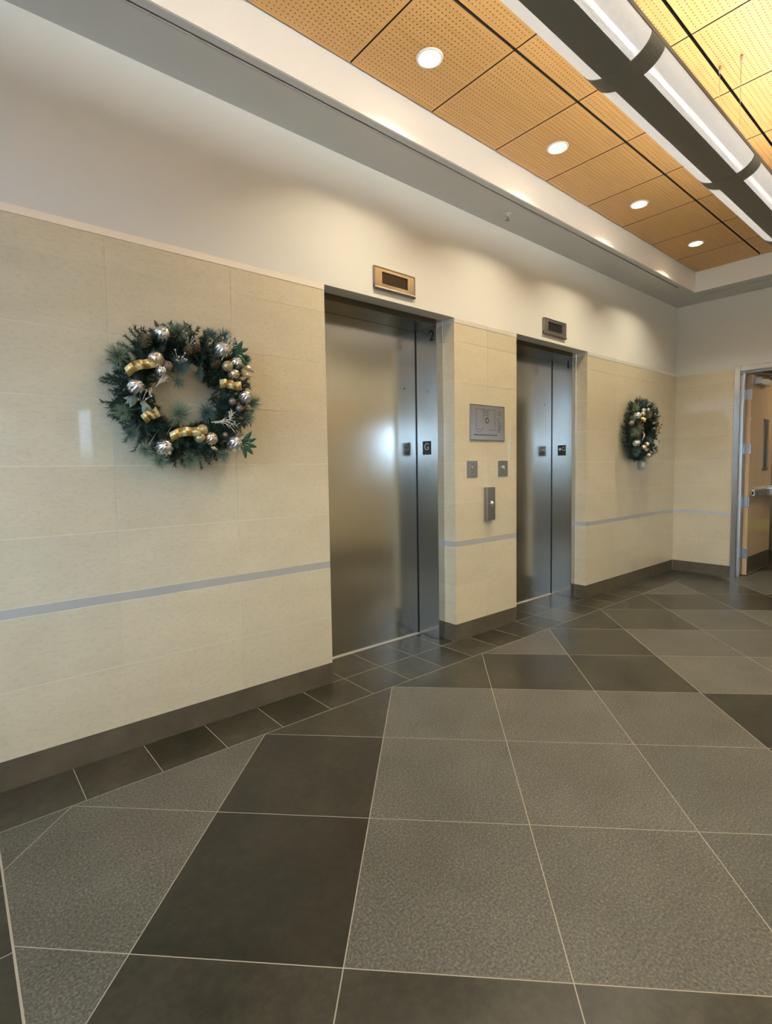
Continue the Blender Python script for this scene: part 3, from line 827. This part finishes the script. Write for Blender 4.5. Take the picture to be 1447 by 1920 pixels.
def wreath(base, lab, seed, T):
    random.seed(seed)
    R_, r_ = .232, .082
    w = empty('christmas_wreath', base, label=lab, category='wreath', group='wreaths on the stone wall')
    yc = -.085
    q = B()          # inner ring of boughs
    ringp = [(R_*math.cos(a*PI/24), yc+.025, R_*math.sin(a*PI/24)) for a in range(49)]
    q.tube(ringp, .034, 10)
    for i in range(640):
        a = random.uniform(0, 2*PI); b_ = random.uniform(-.30*PI, 1.30*PI)
        rad = Vector((math.cos(a), 0, math.sin(a))); tang = Vector((-math.sin(a), 0, math.cos(a)))
        o = rad*math.cos(b_)*-1+Vector((0, -1, 0))*max(-.25, math.sin(b_))
        inner = o.dot(rad) < -.3
        p = rad*R_+Vector((0, yc+.02, 0))+o*.02
        L_ = random.uniform(.06, .095) if inner else random.uniform(.08, .125)
        d = o+tang*random.uniform(-1.5, 1.5)+rad*.25
        if p.y+d.normalized().y*L_ > -.012: continue
        sprig(q, p, d, L_, .023, 60, .0019, 1.0, 1 if random.random() < .3 else 0)
    for v_ in q.bm.verts: v_.co.y = min(v_.co.y, -.006)
    fol = q.out('fir_garland', [m_fir, m_fir2], w)
    for (x_, z_, s_) in T['tuft']:
        q = B(); a = math.atan2(z_, x_); n = int(270*s_/.06)
        c_ = Vector((x_, yc-.05, z_)); c0 = Vector((R_*.95*math.cos(a), yc-.005, R_*.95*math.sin(a)))
        dirn = (c_-c0); dirn = dirn.normalized() if dirn.length > .02 else Vector((0, -1, 0))
        dirn = (dirn+Vector((0, -.6, 0))).normalized(); mid = c_-dirn*s_*.25
        q.tube([c0, mid, mid+dirn*s_*.3], .003, 6)
        for i in range(n):
            d = (rdir()+dirn*.55)
            if d.y > .3: d.y *= -.5
            L_ = s_*random.uniform(.8, 1.15); pp = mid+dirn*s_*.3*random.random()
            d.normalize()
            if (pp+d*L_).y > -.006: d.y = -.1
            needle(q, pp, d, L_, .0013)
        for v_ in q.bm.verts: v_.co.y = min(v_.co.y, -.006)
        q.out('pine_tuft', m_pine if random.random() < .62 else m_pine2, w)
    def put(q, nm_, mm, x_, z_, y_, sm=True, rot=None, **k):
        o = q.out(nm_, mm, w, smooth=sm, **k); o.location = (x_, y_, z_)
        if rot: o.rotation_euler = rot
        return o
    def depth(x_, z_, off):                   # front of the garland at this radius
        rr = math.hypot(x_, z_)-R_
        return yc-.035-.045*math.sqrt(max(0., 1-(rr/.14)**2))-off
    for (x_, z_, s_) in T['silver']: put(ball(s_*1.15, 11, face_m(random.uniform(-50, 50)), random.choice((.0, 1.2))), 'silver_ornament', m_silver, x_, z_, depth(x_, z_, 0))
    for (x_, z_, s_) in T['cream']: put(ball(s_*1.15, 11, face_m(random.uniform(-50, 50)), 1.0), 'champagne_ornament', m_cream, x_, z_, depth(x_, z_, 0))
    for (x_, z_, s_) in T['gold']: put(ball(s_, 0, face_m()), 'gold_ornament', m_gold, x_, z_, depth(x_, z_, .005))
    for (x_, z_, s_) in T['small']: put(ball(s_, 0, face_m()), 'rose_ornament', m_pink, x_, z_, depth(x_, z_, -.01))
    for i, (x_, z_, s_) in enumerate(T.get('cone', [])):
        q = cone_m(s_); q.bm.transform(face_m(random.uniform(-70, 70))); put(q, 'pine_cone', m_cone if i < 3 else m_pod, x_, z_, depth(x_, z_, -.015), sm=False)
    for (x_, z_, s_, an) in T['ribbon']:
        # looped strip of ribbon, undulating towards the viewer
        q = B(); n = 36; hw = .0215; prev = None
        for i in range(n+1):
            t_ = i/n; u_ = (t_-.5)*2*s_
            yy = -.020*abs(math.sin(PI*t_*3)); zz = .004*math.sin(PI*t_*2)+(.012*math.sin(PI*t_) if s_ > .06 else 0)
            cr_ = [q.bm.verts.new((u_, yy-o, zz+k_*hw)) for o in (0, .0012) for k_ in (-1, 1)]
            if prev:
                for (a, b) in ((0, 1), (1, 3), (3, 2), (2, 0)):
                    f = q.bm.faces.new((prev[a], prev[b], cr_[b], cr_[a]))
                    for l in f.loops:
                        l[q.uv].uv = ((t_ if l.vert in cr_ else t_-1/n)*s_*26, .8 if l.vert.co.z > zz else 0)
            prev = cr_
        q.bm.transform(tiltm('Y', -an)); put(q, 'gold_ribbon', m_ribbon, x_, z_, depth(x_, z_, .012), sm=True)
    for (x_, z_, s_, kind, a0) in T['leaf']:
        q = B(); mm = {'d': m_leafd, 's': m_leafs, 'g': m_leafg, 'b': m_leafb}[kind]
        for k_ in range(5 if kind == 'd' else 3 if kind == 's' else 1):
            a = math.radians(a0+(k_-(2 if kind == 'd' else 1 if kind == 's' else 0))*32)
            d = Vector((math.cos(a), -.25, math.sin(a))); leafm(q, -d*s_*(.1 if kind == 'd' else .5), d, Vector((0, -1, 0)), s_*1.5, s_*(.22 if kind == 'd' else .3))
        put(q, 'leaf_spray', mm, x_, z_, depth(x_, z_, 0), sm=True)
    for (x_, z_, s_, a0) in T['twig']:
        q = B(); a = math.radians(a0); d = Vector((math.cos(a), 0, math.sin(a))); nn = Vector((-d.z, 0, d.x))
        for br in range(3):
            o = (br-1)*.35; L_ = s_*2*(1-.25*abs(br-1))
            pts = [d*(L_*(t_/10-.5))+nn*(o*s_*(t_/10)**1.3+s_*.22*math.sin(PI*t_/10))+Vector((0, -.012*math.sin(PI*t_/10), 0)) for t_ in range(11)]
            q.tube(pts, .0026, 6, taper=.5)
            for t_ in (3, 5, 7, 9):
                dd_ = (nn*(1 if (t_//2+br) % 2 else -1)+d*.8).normalized(); q.tube([pts[t_], pts[t_]+dd_*s_*.22, pts[t_]+dd_*s_*.36+d*s_*.08], .0018, 5, taper=.5)
        put(q, 'glitter_twig', m_twig, x_, z_, depth(x_, z_, .012), sm=True)
    for (x_, z_, n) in T['berry']:
        q = B()
        for i in range(n):
            p = Vector((random.uniform(-.035, .035), random.uniform(-.02, .0), random.uniform(-.03, .03)))
            rr = random.uniform(.003, .0048)
            q.lathe([(.0004, -rr), (rr*.8, -rr*.6), (rr, 0), (rr*.8, rr*.6), (.0004, rr)], 8, c=p)
            q.tube([p, (0, .01, -.04)], .0008, 4)
        put(q, 'berry_spray', m_twig, x_, z_, depth(x_, z_, .0))
    return w
T1 = dict(
 silver=[(-.125,.259,.036),(-.25,.006,.034),(.16,.223,.039),(.235,.168,.029),(.278,.001,.032),(.213,-.239,.038),(-.136,-.265,.039),(-.135,.087,.028)],
 cream=[(-.157,.14,.034),(.219,.111,.026),(.087,-.219,.031)], gold=[(.185,.147,.027),(.046,-.176,.027),(.03,-.215,.026)],
 small=[(.211,-.025,.019),(.249,-.057,.019),(.166,-.197,.015),(-.104,.118,.026),(.234,-.198,.014)],
 cone=[(-.004,.202,.026),(.032,.218,.025),(.132,.156,.026),(-.196,.221,.032)],
 ribbon=[(-.228,.093,.068,25),(.195,.053,.057,0),(-.195,-.117,.040,35),(-.035,-.200,.078,12)],
 leaf=[(.225,.215,.060,'d',25),(.255,-.235,.060,'d',-15),(-.145,.295,.028,'b',110),(-.26,-.049,.045,'s',210),(-.217,-.075,.042,'s',-70),(.294,.153,.045,'g',-25),(.282,.114,.034,'g',-10),(.098,-.263,.026,'g',-30),(-.185,.0,.03,'g',250)],
 twig=[(-.135,.039,.038,40),(.205,.235,.08,52),(.158,-.148,.070,-8),(.19,-.105,.034,75)],
 berry=[(.175,.285,16),(.0,.262,9),(-.05,.17,8),(.23,-.27,8),(-.225,-.02,8)],
 tuft=[(-.041,.131,.068),(-.051,-.101,.074),(-.312,.143,.075),(-.041,.285,.066),(-.008,-.325,.060),(-.15,-.325,.056),(.086,-.088,.066),(.182,.295,.060),(.330,-.023,.060),(-.051,.05,.043),(.159,-.299,.046),(-.213,-.275,.052),(.295,.193,.043),(.05,.10,.037),(.30,-.10,.05),(-.30,-.11,.05),(-.27,-.2,.05),(.12,.30,.045)])
wreath((.930, 0, 1.738), 'large frosted pine wreath with silver balls on the stone left of the nearer lift', 4, T1)
T2 = dict(
 silver=[(-.261,.14,.036),(-.271,-.152,.036),(-.132,.203,.022),(-.031,.212,.022),(.25,.20,.018)],
 cream=[(-.025,-.162,.026),(-.118,-.194,.023),(-.063,-.22,.024),(.014,-.283,.026)], small=[(-.34,.06,.028),(.097,.272,.013)], gold=[(-.154,.16,.026)],
 cone=[(.15,.2,.022)], ribbon=[(-.17,.10,.045,0),(.2,.03,.035,70)],
 leaf=[(.17,.209,.045,'d',60),(-.18,.30,.03,'b',100),(-.083,.316,.03,'b',70),(.27,-.12,.035,'s',-20),(.25,.04,.03,'g',0)],
 twig=[(-.137,-.08,.052,70),(.185,-.149,.071,40),(.117,-.237,.040,-50),(.235,.06,.038,60),(.194,-.019,.034,20)],
 berry=[(.1,.26,10),(.24,.15,10)],
 tuft=[(-.28,.22,.066),(-.12,.284,.066),(.033,.17,.066),(-.31,-.03,.068),(.06,-.12,.066),(-.25,-.24,.07),(.231,-.217,.06),(.24,.13,.06),(-.2,.0,.05),(-.05,-.31,.05),(.15,.28,.05),(-.33,.1,.05)])
wreath((5.94, 0, 1.738), 'far wreath with white balls, on the stone right of the farther lift', 9, T2)
